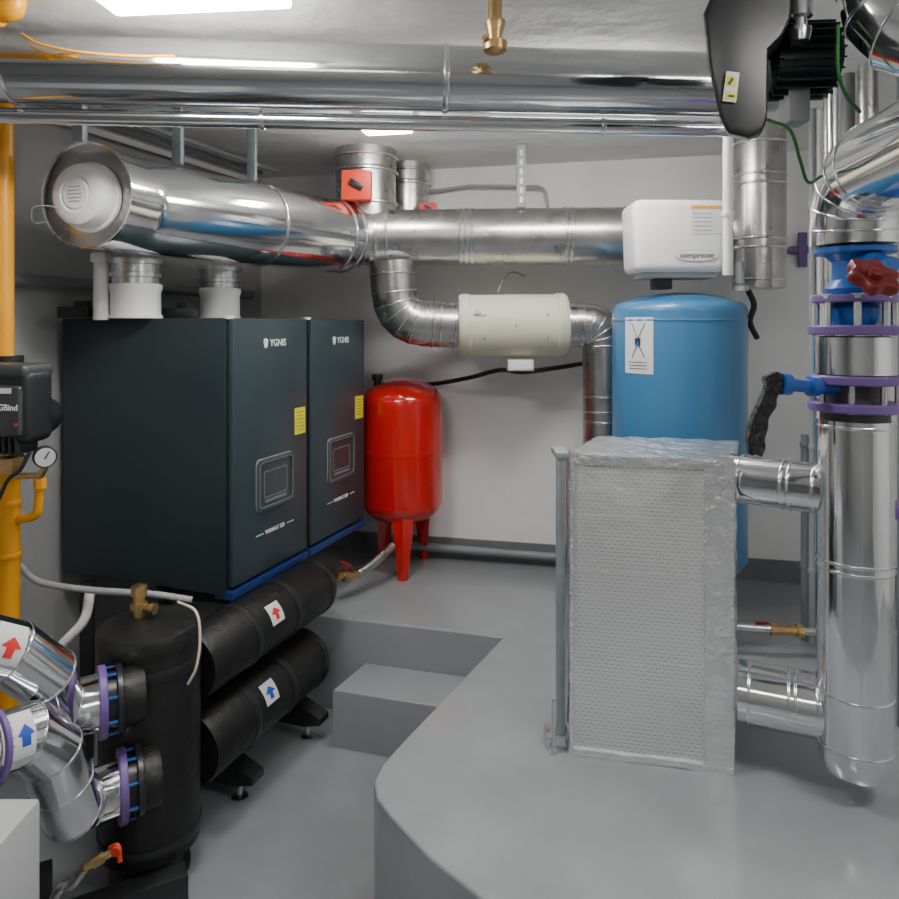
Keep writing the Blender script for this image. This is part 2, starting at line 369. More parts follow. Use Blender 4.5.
for s_, (px, py, Y) in enumerate(((240, 797, 2.59), (308, 737, 2.97))):
    c = P(px, py, Y); c.z = 0
    a = c+V((.07, -.02, 0)); b = c+v*.36
    prof = [(a, .075, .10), (c, .06, .135), (c+v*.1, .06, .17), (b, .06, .17)]
    bm = nb(); rows = []
    for q, z0, z1 in prof:
        rows.append([bm.verts.new(V((q.x, q.y, z0))-u*.035), bm.verts.new(V((q.x, q.y, z0))+u*.035), bm.verts.new(V((q.x, q.y, z1))+u*.035), bm.verts.new(V((q.x, q.y, z1))-u*.035)])
    for i in range(3): skin(bm, rows[i], rows[i+1])
    bm.faces.new(rows[0]); bm.faces.new(rows[-1][::-1]); obj('outrigger', bm, 'dark', t)
    bm = nb(); lathe(bm, c, (0, 0, 1), [(0, .03), (.008, .03), (.014, .01), (.07, .008)], 20); obj('levelling_foot', bm, 'steel', t)
    for w in (.40, .72):
        q = c+v*w
        if q.y < 3.1 or s_ == 0:
            bm = nb(); rbox(bm, (q.x, q.y, .345), (.05, .05, .69), .004, RZ(.35)); obj('post', bm, 'dark', t)
bm = nb(); q0 = V((-1.13, 2.73, .675)); q1 = q0+u*.9; tube(bm, [q0, q1], .022, 4); obj('beam', bm, 'dark', t)
# vessel
vc = V((-.935, 2.25, 0))
t = thing('hydraulic_separator', 'upright black insulated vessel in front of the boilers with a brass vent on its lid', 'vessel', vc)
bm = nb(); lathe(bm, vc, (0, 0, 1), [(.09, .13), (.1, .148), (.72, .15), (.735, .146)], 48); obj('body', bm, 'rubber', t)
bm = nb(); lathe(bm, vc, (0, 0, 1), [(.725, .155), (.755, .155), (.77, .148), (.785, .10), (.79, .02)], 48); obj('lid', bm, 'rubber', t)
bm = nb(); lathe(bm, vc, (0, 0, 1), [(0, .12), (.012, .12), (.02, .1), (.1, .1)], 32); obj('base_ring', bm, 'dark', t)
for z in (.14, .66):
    bm = nb(); collar(bm, vc+V((0, 0, z)), (0, 0, 1), .149, .03, .005); obj('tape_band', bm, 'dark', t)
bm = nb(); lathe(bm, vc+V((-.035, 0, .785)), (0, 0, 1), [(0, .018), (.03, .018), (.03, .026), (.05, .026), (.05, .017), (.07, .017), (.07, .024), (.1, .024), (.105, .012)], 12)
lathe(bm, vc+V((-.035, 0, .82)), (1, -.3, 0), [(0, .012), (.045, .012), (.045, .017), (.06, .017)], 12); obj('brass_vent', bm, 'brass', t)

# ---------------- lower left clad pipes
dA = V((.87, .49, 0)).normalized()
fa = P(102, 702, 2.05); fb = P(122, 786, 2.05)
ia = fa-dA*.10
pa = [P(-90, 630, 1.66), P(10, 652, 1.82), P(46, 676, 1.885), ia+V((0, 0, .004)), fa]
t = clad('clad_pipe', 'upper shiny clad pipe with red marked label, elbowing down into the black vessel', 'pipe', pa, .077, group='clad pipes into the black vessel', gores=True)
f = frac_at_px(pa, -2)
bm = nb(); p, d = at(pa, f); refa = V((.15, -.75, .55)); decal(bm, p, d, refa, .0795, lambda a, b: (-.05+.075*a, -.055+.10*b)); lb = obj('marker_label', bm, 'whitel', t, flat=True)
bm = nb(); decal(bm, p, d, refa, .0805, lambda a, b: (-.010+(.011 if b < .5 else .026*(1-b)*2)*(2*a-1), .03-.05*b), 6, 20); obj('arrow', bm, 'redl', lb, flat=True)
ib = fb-dA*.09
pb = [P(-90, 775, 1.56), P(26, 735, 1.76), P(52, 752, 1.82), P(62, 782, 1.855), P(72, 808, 1.90), ib+V((0, 0, -.01)), fb]
t = clad('clad_pipe', 'lower shiny clad pipe with blue arrow label, bending down into the vessel base', 'pipe', pb, .074, group='clad pipes into the black vessel', gores=True)
f = frac_at_px(pb, 14)
p, d = at(pb, f); ref = V((.1, -.85, .4))
bm = nb(); decal(bm, p, d, ref, .0765, lambda a, b: (-.06+.075*a, -.055+.11*b)); lb = obj('marker_label', bm, 'whitel', t, flat=True)
bm = nb(); decal(bm, p, d, ref, .0775, lambda a, b: (-.008+(.010 if b < .5 else .020*(1-b)*2)*(2*a-1), .03-.05*b), 6, 20); obj('arrow', bm, 'bluel', lb, flat=True)
bm = nb()
for k in range(4): decal(bm, p, d, ref, .0775, lambda a, b: (-.054+.020*a, -.035+.018*k+.004*b), 4, 2)
obj('print', bm, 'grey', lb, flat=True)
p, d = at(pb, frac_at_px(pb, 1))
for k in (-.02, -.05): flange(p+d*k, d, .088, .014, t)
def vconn(f, lab, L):
    t = thing('butterfly_valve', lab, 'valve', f-V((0, 0, .1)), 0, 'valves between clad pipes and black vessel')
    flange(f, dA, .098, .022, t)
    bm = nb(); lathe(bm, f+dA*.008, dA, [(0, .076), (.034, .076)], 32); obj('valve_body', bm, 'dark', t)
    flange(f+dA*.044, dA, .094, .018, t, 'dark')
    bm = nb(); lathe(bm, f+dA*.05, dA, [(0, .08), (L*.5, .084), (L, .075)], 32); obj('neck', bm, 'rubber', t)
    boltring(f+dA*.024, dA, .086, 8, .046, t, .0045, 'bluev', ph=.3)
vconn(fa, 'upper purple flanged valve with blue bolts between clad pipe and black vessel', .06)
vconn(fb, 'lower purple flanged valve with blue bolts between clad pipe and black vessel', .05)
bm = nb(); rbox(bm, V((-1.0, 2.02, .045)), (.5, .07, .09), .006, RZ(.5)); rbox(bm, V((-1.12, 1.98, .12)), (.05, .05, .18), .004, RZ(.5))
single('pipe_stand', bm, 'dark', 'black steel skid on the floor beneath the lower clad pipe', 'pipe stand')
t = thing('drain_valve', 'brass drain valve with red lever and braided hose low beside the black vessel', 'valve', P(108, 860, 1.93)-V((0, 0, .02)))
bm = nb(); a = P(112, 852, 1.93); b = P(84, 868, 1.90); tube(bm, [a, a.lerp(b, .3), a.lerp(b, .31), a.lerp(b, .7), a.lerp(b, .71), b], [.010, .010, .014, .014, .010, .010], 10); obj('valve_body', bm, 'brass', t)
bm = nb(); tube(bm, spline([P(110, 848, 1.92), P(118, 846, 1.91), P(120, 862, 1.9)]), [.006]*17, 10); lathe(bm, P(117, 850, 1.905), (0, -1, 0), [(0, .012), (.01, .012)], 16); obj('lever', bm, 'redp', t)
bm = nb(); pp = spline([b, P(72, 884, 1.9), P(60, 888, 1.9), P(52, 905, 1.9)]); tube(bm, pp, [.012+.0015*(i % 2) for i in range(len(pp))], 12); obj('braided_hose', bm, 'galv', t)

# hoses in left area
bm = nb(); pp = spline([P(20, 566, 2.5), P(40, 582, 2.45), P(90, 590, 2.4), P(150, 594, 2.38), P(192, 600, 2.4)]); tube(bm, pp, .011, 12)
single('condensate_hose', bm, 'grey', 'grey hose running under the nearer boiler toward the orange pipe', 'hose')
bm = nb(); pp = spline([P(90, 592, 2.45), P(84, 620, 2.42), P(62, 645, 2.4), P(55, 662, 2.4)]); tube(bm, pp, .016, 12)
single('waste_hose', bm, 'white', 'pale bent hose dropping left of the black vessel', 'hose')
bm = nb(); pp = spline([P(178, 602, 2.2), P(196, 612, 2.15), P(200, 640, 2.13), P(196, 668, 2.12), P(188, 684, 2.13)]); tube(bm, pp, .004, 8)
single('sensor_cable', bm, 'cream', 'thin cream cable hanging over the black vessel front', 'cable')

# ---------------- orange pipe and pump
ox = V((-1.44, 2.35, 0))
t = thing('gas_pipe', 'orange painted vertical pipe at the left edge passing behind the overhead pipes', 'pipe', ox+V((0, 0, .3)))
bm = nb(); tube(bm, [ox+V((0, 0, .3)), ox+V((0, 0, 1.28))], .034, 24); obj('lower_run', bm, 'orange', t)
bm = nb(); tube(bm, [ox+V((-.015, 0, 1.58)), ox+V((-.015, 0, 2.56))], .03, 24); obj('upper_run', bm, 'orange', t)
for z in (1.12, 1.2, .95):
    bm = nb(); collar(bm, ox+V((0, 0, z)), (0, 0, 1), .034, .02, .006); obj('fitting', bm, 'orange', t)
bm = nb(); tube(bm, fillet([P(16, 520, 2.35), P(38, 516, 2.33), P(40, 480, 2.32)], .04), .014, 16); lathe(bm, P(40, 488, 2.32), (0, 0, 1), [(0, .02), (.03, .02)], 8); obj('branch', bm, 'orange', t)
bm = nb(); lathe(bm, ox+V((0, 0, 1.22)), (0, 0, 1), [(0, .04), (.03, .05), (.05, .05), (.06, .038), (.09, .038)], 8); obj('brass_union', bm, 'brass', t)
pc = P(8, 405, 2.2)
t = thing('circulator_pump', 'black circulator pump with a dark display box on the orange pipe', 'pump', (pc.x, pc.y, 1.27))
rot = RZ(-.15); fr = rot @ V((0, -1, 0)); xr = rot @ V((1, 0, 0)); yr = rot @ V((0, 1, 0))
bm = nb(); rbox(bm, pc+V((.005, 0, .0)), (.215, .12, .22), .03, rot, 4); obj('electronics_box', bm, 'dark', t)
bm = nb(); rbox(bm, pc+V((.005, .002, .105)), (.205, .13, .045), .02, rot, 4); obj('top_cover', bm, 'dark2', t)
bm = nb(); rbox(bm, pc+fr*.06+xr*.045+V((0, 0, -.01)), (.105, .02, .15), .012, rot, 3); obj('face_plate', bm, 'dark2', t)
bm = nb(); lathe(bm, pc+V((0, .0, -.055)), (0, .9, 0), [(-.06, .05), (-.055, .068), (.1, .08), (.2, .06)], 32)
tube(bm, [ox+V((0, 0, 1.30)), ox+V((0, 0, 1.6))], .045, 24)
for k in range(7): rbox(bm, pc+xr*(-.045+.02*k)+V((0, -.02, -.115)), (.006, .09, .05), .001, rot)
obj('housing', bm, 'dark', t)
bm = nb(); rbox(bm, pc+fr*.061+xr*(-.06)+V((0, 0, 0)), (.08, .012, .14), .006, rot); sc = obj('display', bm, 'screen', t)
bm = nb()
for k in range(3): rbox(bm, pc+fr*.0675+xr*(-.06)+V((0, 0, .035-.03*k)), (.045-.01*k, .002, .005), 0, rot)
lathe(bm, pc+fr*.0665+xr*(-.06)+V((0, 0, -.05)), fr, [(0, .012), (.003, .012)], 20)
obj('display_marks', bm, 'ink', sc)
txt('GBind', .026, FM(pc+fr*.0705+xr*.058+V((0, 0, .0)), xr, (0, 0, 1)), 'ink', t)
bm = nb(); rbox(bm, pc+fr*.0705+xr*.04+V((0, 0, .05)), (.06, .002, .016), 0, rot); obj('white_strip', bm, 'whitel', t)
bm = nb(); lathe(bm, pc+fr*.07+xr*.085+V((0, 0, -.05)), fr, [(0, .005), (.003, .005)], 12); obj('indicator', bm, 'redl', t)
gc = P(44, 456, 2.2)
t = thing('pressure_gauge', 'small round grey dial pressure gauge beside the orange pipe', 'gauge', gc)
gd = V((.75, -1, 0)).normalized()
bm = nb(); lathe(bm, gc, gd, [(0, .03), (.004, .033), (.022, .033), (.026, .030)], 28); obj('case', bm, 'dark', t)
bm = nb(); lathe(bm, gc+gd*.0262, gd, [(0, .028), (.001, .028)], 28); obj('dial', bm, 'dial', t)
bm = nb(); rbox(bm, gc+gd*.029+V((.004, 0, .006)), (.003, .002, .028), 0, Matrix.Rotation(.6, 3, 'Y')); obj('needle', bm, 'inkd', t)
bm = nb(); tube(bm, fillet([gc+V((0, .01, -.03)), P(40, 476, 2.24), P(16, 476, 2.32)], .02), .011, 12); obj('stem', bm, 'brass', t)
bm = nb(); tube(bm, spline([P(30, 452, 2.15), P(20, 470, 2.14), P(8, 480, 2.14), P(-4, 505, 2.15)]), .006, 8)
single('pump_cable', bm, 'dark', 'thin black cable hanging below the circulator pump', 'cable')

# ---------------- overhead pipes
pth = [P(-140, 67, 2.06), P(0, 69, 2.09), P(735, 86, 2.22)]
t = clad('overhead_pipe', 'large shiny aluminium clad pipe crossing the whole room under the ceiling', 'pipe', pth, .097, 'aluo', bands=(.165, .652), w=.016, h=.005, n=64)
bm = nb(); tube(bm, [P(735, 86, 2.22), P(775, 87, 2.225)], .075, 36); obj('end_sleeve', bm, 'galv', t)
pth2 = [P(-140, 113, 2.10), P(730, 129, 2.235)]
clad('overhead_pipe', 'slim aluminium clad pipe running directly below the large overhead pipe', 'pipe', pth2, .024, bands=(.447, .845), w=.014, h=.004)
bm = nb(); pp = spline([P(22, 34, 1.99), P(40, 44, 1.98), P(80, 52, 1.975), P(130, 56, 1.985), P(175, 56, 1.99)]); tube(bm, pp, .004, 8)
single('orange_cable', bm, 'orange', 'thin orange cable lying along the front of the large overhead pipe', 'cable')
bm = nb(); tube(bm, fillet([P(-60, 12, 1.86), P(14, 10, 1.86), P(14, -6, 1.86)], .05), .03, 20); collar(bm, P(-6, 12, 1.86), (1, 0, 0), .03, .03, .008)
single('yellow_pipe_elbow', bm, 'orange', 'orange yellow pipe elbow in the top left ceiling corner above the large pipe', 'pipe')
c = P(495, 53, 1.93)
t = thing('brass_ceiling_fitting', 'brass valve fitting dropping from the ceiling in front of the large overhead pipe', 'fitting', c)
bm = nb(); lathe(bm, c, (0, 0, 1), [(0, .02), (.006, .032), (.028, .034), (.034, .018), (.05, .02), (.075, .028), (.085, .028), (.09, .019), (ZC-c.z, .019)], 20); obj('body', bm, 'brass', t)
bm = nb(); tube(bm, [c+V((-.012, -.0, .02)), c+V((-.03, -.03, .03))], .008, 10); obj('lever', bm, 'brass', t)

# ---------------- exhaust duct
d0 = V((-1.205, 2.39, 2.13)); d1 = V((-.53, 3.5, 2.13)); ee = V((.24, .97, 0)).normalized()
dpath = fillet([d0, d0+ee*.2, d1], .3, 5); dd = (dpath[-1]-dpath[-2]).normalized()
t = thing('exhaust_duct', 'large open ended silver ventilation duct with a white round diffuser in its left end', 'duct', (d0.x, d0.y, 1.95))
bm = nb(); tube(bm, dpath, .172, 64, cap=False)
lathe(bm, d0, ee, [(.06, .168), (0, .171), (-.004, .178), (.006, .178), (.01, .172)], 64, cap=False); obj('cladding', bm, 'alu', t)
bm = nb(); lathe(bm, d0, ee, [(.045, 0), (.045, .169)], 48, cap=False); obj('end_plate', bm, 'galv', t)
fc = d0+ee*.045+V((-.015, 0, 0))
bm = nb(); lathe(bm, fc, -ee, [(0, .118), (.012, .118), (.018, .11), (.05, .106), (.066, .098), (.074, .082), (.076, .06), (.072, .057), (.072, .05), (.077, .047), (.077, .01)], 48); df = obj('diffuser', bm, 'white', t, label='white round diffuser')
bm = nb()
xd, yd, _ = basis(-ee)
for k in range(5): rbox(bm, fc-ee*.0775+yd*(-.024+.012*k), (.06-.008*abs(k-2), .002, .003), 0, Matrix((xd, -ee, yd)).transposed())
obj('grille', bm, 'grey', df)
for s in (.62, .95, 1.0):
    p, d = at(dpath, s); bm = nb(); collar(bm, p, d, .173, .014, .005); obj('joint_band', bm, 'alub', t)
bm = nb(); pp = spline([P(46, 222, 2.38), P(33, 222, 2.3), P(33, 208, 2.28), P(48, 206, 2.3), P(60, 209, 2.32)]); tube(bm, pp, .0022, 6); obj('tie_wire', bm, 'greyp', t)
q0 = V((-.53, 3.5, 2.13)); q1 = V((-.38, 3.56, 2.13)); q2 = V((.88, 3.47, 2.13)); q3 = V((1.30, 3.42, 2.13))
pp = fillet([q0-dd*.02, q1, q2], .3, 4)+[q3]
t = clad('exhaust_duct', 'ringed galvanised duct section running right along the back wall to the white controller', 'duct', pp, .138, 'galv', bands=(.02, .06, .1, .14, .33, .345, .36, .6, .615, .75), bm_='steel', w=.012, h=.006, part='duct_shell', n=44)
bm = nb(); lathe(bm, q0-dd*.02, dd, [(0, .17), (.05, .15), (.09, .14)], 44); obj('reducer', bm, 'galv', t)
rods = []
for px in (178, 252, 80):
    k = (px-449.5)/720; s = (1.22+k*2.4)/(.69-1.1*k); q = V((-1.22+.69*s, 2.4+1.1*s, 0)); rods.append(q)
for q, lab in zip(rods, ('middle steel hanger strut between ceiling and big duct', 'farthest steel hanger strut of the big duct, nearest the red-boxed damper', 'front steel hanger strut above the open end of the big duct')):
    bm = nb(); rbox(bm, (q.x, q.y, 2.438), (.035, .035, .264), .003); rbox(bm, (q.x, q.y, 2.563), (.08, .06, .012), .002)
    single('duct_hanger', bm, 'zinc', lab, 'hanger', 'duct hangers')
c = P(521, 200, 3.46)
t = thing('duct_hanger', 'tall perforated grey strut hanging the galvanised duct in front of the back wall', 'hanger', (c.x, c.y, 2.26), 0, 'duct hangers')
bm = nb(); rbox(bm, (c.x, c.y, 2.415), (.042, .03, .3), .003); obj('rail', bm, 'grey', t)
bm = nb()
for k in range(6): rbox(bm, (c.x, c.y-.0155, 2.3+.045*k), (.014, .002, .026), .0)
obj('slots', bm, 'white', t)
def damper(px, Y, r, lab, bx, bs):
    X = (px-449.5)*Y/F
    t = thing('fire_damper', lab, 'damper', (X, Y, 2.23), 0, 'round dampers with red boxes')
    zb = 2.2 if Y < 3.8 else 2.30
    bm = nb(); lathe(bm, (X, Y, zb), (0, 0, 1), [(0, r*.97), (2.47-zb, r*.97), (2.475-zb, r), (ZC-zb, r)], 44); obj('duct_spigot', bm, 'galv', t)
    for z in (2.30, 2.46, 2.53):
        if z > zb+.05:
            bm = nb(); collar(bm, (X, Y, z), (0, 0, 1), r, .014, .008); obj('ring', bm, 'steel', t)
    bm = nb(); rbox(bm, bx, bs, .006); a = obj('actuator_box', bm, 'redp', t, label='red actuator box')
    bm = nb(); rbox(bm, V(bx)+V((0, -bs[1]/2-.006, 0)), (bs[0]*.5, .012, bs[2]*.22), .003, Matrix.Rotation(.5, 3, 'Y')); obj('handle', bm, 'dark', a)
damper(366, 3.6, .152, 'nearer round duct damper at the ceiling with a large red box on its front', P(357, 186, 3.42), (.14, .07, .14))
damper(408, 3.92, .12, 'smaller round damper behind, farther back at the ceiling, with a small red box', P(428, 208, 3.76), (.09, .06, .05))
# silencer run
pp = fillet([P(392, 262, 3.52), P(396, 322, 3.52), P(466, 326, 3.55)], .26, 5)
t = clad('duct_elbow', 'corrugated silver duct elbow left of the cream fan housing', 'duct', pp, .112, 'galv', bands=[.1, .72, .78, .9], bm_='steel', w=.01, h=.005, part='duct_shell', group='duct elbows beside the fan housing', gores=True)
pp = fillet([P(562, 325, 3.55), P(604, 325, 3.53), P(605, 385, 3.53), P(605, 540, 3.53)], .26, 5)
clad('duct_elbow', 'silver duct elbow right of the cream fan housing, turning down behind the blue vessel', 'duct', pp, .108, 'galv', bands=[.03, .42, .48, .52, .62], bm_='steel', w=.01, h=.005, part='duct_shell', group='duct elbows beside the fan housing', gores=True)
a = P(459, 326, 3.55); b = P(566, 325, 3.55); dx = (b-a).normalized(); L = (b-a).length
t = thing('duct_fan', 'cream cylindrical duct fan housing between two silver elbows on the back wall', 'duct fan', a-V((0, 0, .155)))
bm = nb(); lathe(bm, a, dx, [(0, .12), (.001, .15), (.015, .158), (.05, .158), (.055, .153), (L-.055, .153), (L-.05, .158), (L-.015, .158), (L-.001, .15), (L, .12)], 48); obj('drum', bm, 'cream', t)
for k, (tt, z) in enumerate(((.12, .05), (.42, .05), (.12, -.06), (.42, -.06), (.27, .0))):
    q = a+dx*tt+V((0, -math.sqrt(.154**2-z*z), z)); bm = nb(); lathe(bm, q, (0, -1, z/.154), [(0, .007), (.003, .005)], 10); obj('screw', bm, 'grey', t)
bm = nb(); rbox(bm, P(478, 312, 3.395), (.035, .003, .02), .001); obj('rating_plate', bm, 'whitel', t)
c = P(520, 365, 3.5)
t = thing('junction_box', 'small cream junction box under the cream duct fan housing', 'junction box', c-V((0, 0, .03)))
bm = nb(); rbox(bm, c, (.125, .09, .055), .006); obj('body', bm, 'cream', t)
bm = nb(); rbox(bm, c+V((0, -.047, 0)), (.11, .006, .042), .002); obj('lid', bm, 'white', t)
bm = nb(); pp = spline([P(398, 381, 4.05), P(430, 384, 3.98), P(468, 378, 3.8), P(500, 370, 3.65), P(522, 372, 3.5), P(555, 368, 3.6), P(592, 362, 3.7)]); tube(bm, pp, .012, 10)
single('power_cable', bm, 'dark', 'black cable sagging along the back wall below the cream duct fan housing', 'cable')
bm = nb(); pp = fillet([P(418, 193, 3.98), P(470, 186, 3.93), P(545, 187, 3.82), P(551, 230, 3.81)], .06); tube(bm, pp, .009, 10)
single('wall_conduit', bm, 'grey', 'thin grey conduit on the back wall above the galvanised duct', 'conduit')
bm = nb(); pp = spline([P(498, 292, 3.5), P(503, 280, 3.6), P(512, 272, 3.7), P(525, 276, 3.85)]); tube(bm, pp, .004, 8)
single('fan_cable', bm, 'grey', 'thin grey cable looping above the cream duct fan housing', 'cable')
# left wall runs
def lw(Y, off, z): n = V((.938, -.347, 0)); return V((-1.62+.37*(Y-2.9), Y, z))+n*off
bm = nb(); tube(bm, [lw(1.9, .06, 1.87), lw(4.1, .06, 1.87)], .024, 16)
single('wall_pipe', bm, 'greyp', 'grey horizontal pipe on the left wall just above the boiler tops', 'pipe')
bm = nb(); p0 = lw(1.6, .05, 2.53); p1 = lw(4.15, .05, 2.53); tube(bm, [p0, p1], .02, 4)
single('cable_trunking', bm, 'wall', 'white cable trunking along the top of the left wall', 'trunking')
for k, lab in ((.16, 'thin grey ceiling conduit nearer the left wall'), (.26, 'thin grey ceiling conduit farther from the left wall, nearer the big duct')):
    bm = nb(); tube(bm, [lw(1.9, k, 2.545), lw(4.05, k, 2.545)], .012, 10)
    single('ceiling_conduit', bm, 'grey', lab, 'conduit', 'conduits on the ceiling left')
bm = nb(); tube(bm, fillet([P(405, 548, 3.98), P(415, 546, 3.98), P(640, 564, 3.74)], .02), .022, 16)
single('skirting_pipe', bm, 'greyp', 'grey pipe along the foot of the back wall', 'pipe')

# ---------------- red tank
tc = V((-.25, 3.82, 0))
t = thing('expansion_tank', 'glossy red expansion tank standing on legs right of the boilers', 'tank', (tc.x, tc.y, ZP))
R = .214; zb = .655; zt = 1.42; prof = []
n = 12
for i in range(n+1):
    a = PI/2*i/n; prof.append((zb+.12*(1-math.cos(a)), R*math.sin(a)))
prof += [(1.03, R), (1.032, R*1.012), (1.05, R*1.012), (1.052, R)]
for i in range(n+1):
    a = PI/2*i/n; prof.append((zt-.13+.13*math.sin(a), R*math.cos(a)))
bm = nb(); lathe(bm, tc, (0, 0, 1), prof, 56); obj('body', bm, 'red', t)
for k, a in enumerate((-PI/2+.08, .95, 2.25)):
    dr = V((math.cos(a), math.sin(a), 0)); tg = V((-dr.y, dr.x, 0))
    bm = nb(); rows = []
    for (rr, z, w, th) in ((.155, .74, .055, .008), (.17, .70, .055, .008), (.165, .60, .045, .008), (.175, ZP+.01, .026, .008), (.175, ZP, .026, .008)):
        c = tc+dr*rr+V((0, 0, z)); rows.append([bm.verts.new(c+tg*w+dr*th-dr*.0), bm.verts.new(c+dr*(th+.022)), bm.verts.new(c-tg*w+dr*th), bm.verts.new(c-dr*.004)])
    for i in range(4): skin(bm, rows[i], rows[i+1])
    bm.faces.new(rows[0]); bm.faces.new(rows[-1][::-1]); obj('leg', bm, 'red', t)
bm = nb(); lathe(bm, tc+V((-.13, -.03, 1.36)), (0, 0, 1), [(0, .02), (.05, .02), (.05, .03), (.08, .028)], 16); obj('cap', bm, 'dark', t)
bm = nb(); lathe(bm, tc+V((0, 0, .61)), (0, 0, 1), [(0, .022), (.06, .022)], 16); obj('port', bm, 'steel', t)
t = thing('tank_hose', 'silver braided hose with brass valve between manifold end and red tank', 'hose', P(350, 580, 3.4))
bm = nb(); pp = spline([P(358, 574, 3.42), P(375, 562, 3.5), P(392, 546, 3.62)]); tube(bm, pp, [.022+.002*(i % 2) for i in range(len(pp))], 12); obj('braid', bm, 'galv', t)
bm = nb(); a = P(336, 576, 3.3); b = P(359, 574, 3.42); tube(bm, [a, a.lerp(b, .3), a.lerp(b, .31), a.lerp(b, .75), a.lerp(b, .76), b], [.018, .018, .028, .028, .018, .018], 8); obj('brass_valve', bm, 'brass', t)
bm = nb(); tube(bm, [P(352, 572, 3.36), P(350, 566, 3.34), P(340, 562, 3.32)], .009, 8); obj('lever', bm, 'redd', t)

# ---------------- blue vessel and controller
bc = V((0.985, 3.10, 0)); r = .278
t = thing('pressure_vessel', 'tall blue cylindrical vessel behind the foil insulated box', 'vessel', (bc.x, bc.y, ZP))
prof = [(.62, .02), (.625, .15), (.66, .23), (.72, r)]
prof += [(1.755, r)]
for i in range(1, 9):
    a = PI/2*i/8; prof.append((1.755+.045*math.sin(a), r-.05*(1-math.cos(a))))
prof += [(1.82, .18), (1.835, .08), (1.84, .01)]
bm = nb(); lathe(bm, bc, (0, 0, 1), prof, 64); obj('body', bm, 'blue', t)
bm = nb(); collar(bm, bc+V((0, 0, 1.72)), (0, 0, 1), r, .01, .003); obj('weld_band', bm, 'blue', t)
for k in range(3):
    a = .5+k*2*PI/3; bm = nb(); q = bc+V((math.cos(a), math.sin(a), 0))*.22; tube(bm, [V((q.x, q.y, ZP)), V((q.x, q.y, .72))], .02, 12); lathe(bm, (q.x, q.y, ZP), (0, 0, 1), [(0, .05), (.008, .05)], 16); obj('leg', bm, 'blue', t)
ref = (P(631, 345, 2.9)-bc); ref.z = 0
zl = 1.7-21*2.85/720
bm = nb(); decal(bm, bc, (0, 0, 1), ref, r+.002, lambda a, b: (zl-.115+.23*a, -.07+.14*b)); lb = obj('info_label', bm, 'whitel', t, flat=True)
bm = nb()
decal(bm, bc, (0, 0, 1), ref, r+.0035, lambda a, b: (zl+.0+.03*a, -.014+.028*b+.0))
for s in (-1, 1): decal(bm, bc, (0, 0, 1), ref, r+.0035, lambda a, b: (zl-.05+.05*a, s*(.028*(1-a)+.004)+.005*b))
for s in (-1, 1): decal(bm, bc, (0, 0, 1), ref, r+.0035, lambda a, b: (zl+.03+.06*a, s*(.03*a+.002)+.004*b))
for k in range(3): decal(bm, bc, (0, 0, 1), ref, r+.0035, lambda a, b: (zl-.07-.013*k+.003*a, -.045+.09*b))
obj('figure_print', bm, 'inkd', lb, flat=True)
bm = nb()
decal(bm, bc, (0, 0, 1), ref, r+.004, lambda a, b: (zl-.005+.02*a, -.006+.012*b)); obj('logo_print', bm, 'bluel', lb, flat=True)
wc = P(673, 239, 3.0)
t = thing('pressure_controller', 'white plastic controller box mounted on top of the blue vessel', 'controller', (wc.x, wc.y, wc.z-.14))
w1, h, dp = .385, .29, .22
bm = nb(); rbox(bm, wc, (w1, dp, h), .035, None, 4)
for vv in bm.verts:
    f = (vv.co.z-wc.z)/h+.5; s = .94+.06*min(1, f*1.5); vv.co.x = wc.x+(vv.co.x-wc.x)*s; vv.co.z += .012*(1-((vv.co.x-wc.x)/(w1/2))**2)*(1 if f > .6 else 0)
obj('shell', bm, 'white', t)
fy = wc.y-dp/2-.0015
bm = nb(); rbox(bm, wc+V((0, -.01, -.152)), (.3, .14, .03), .006); obj('lower_tray', bm, 'grey', t)
bm = nb(); rbox(bm, (wc.x+.100, fy, wc.z+.065), (.125, .002, .115), 0); lb = obj('rating_label', bm, 'whitel', t)
bm = nb(); rbox(bm, (wc.x+.100, fy-.0015, wc.z+.115), (.125, .0015, .012), 0); obj('orange_strip', bm, 'orange', lb)
bm = nb()
for k in range(5): rbox(bm, (wc.x+.085, fy-.0015, wc.z+.09-.017*k), (.075, .0012, .003))
obj('print', bm, 'grey', lb)
for nm, dy, sx, sz, m_ in (('oval_badge', 0, .088, .024, 'grey'), ('badge_face', -.0012, .086, .022, 'white')):
    bm = nb(); pts = [(sx*math.cos(2*PI*i/40), sz*math.sin(2*PI*i/40)) for i in range(40)]; plate(bm, (wc.x+.06, 0, wc.z-.08), pts, fy+.001+dy, fy-.0015+dy); obj(nm, bm, m_, t)
txt('compresso', .031, FM((wc.x+.06, fy-.0045, wc.z-.078), (1, 0, 0), (0, 0, 1)), 'greyd', t)
bm = nb(); rbox(bm, (wc.x-.05, wc.y, wc.z-.185), (.07, .08, .05), .004); obj('bracket', bm, 'dark', t)
bm = nb(); tube(bm, [P(740, 283, 2.95), P(738, 262, 2.95)], .018, 12); lathe(bm, P(741, 286, 2.95), (0, 0, 1), [(-.02, .03), (.0, .03)], 10); obj('air_port', bm, 'grey', t)

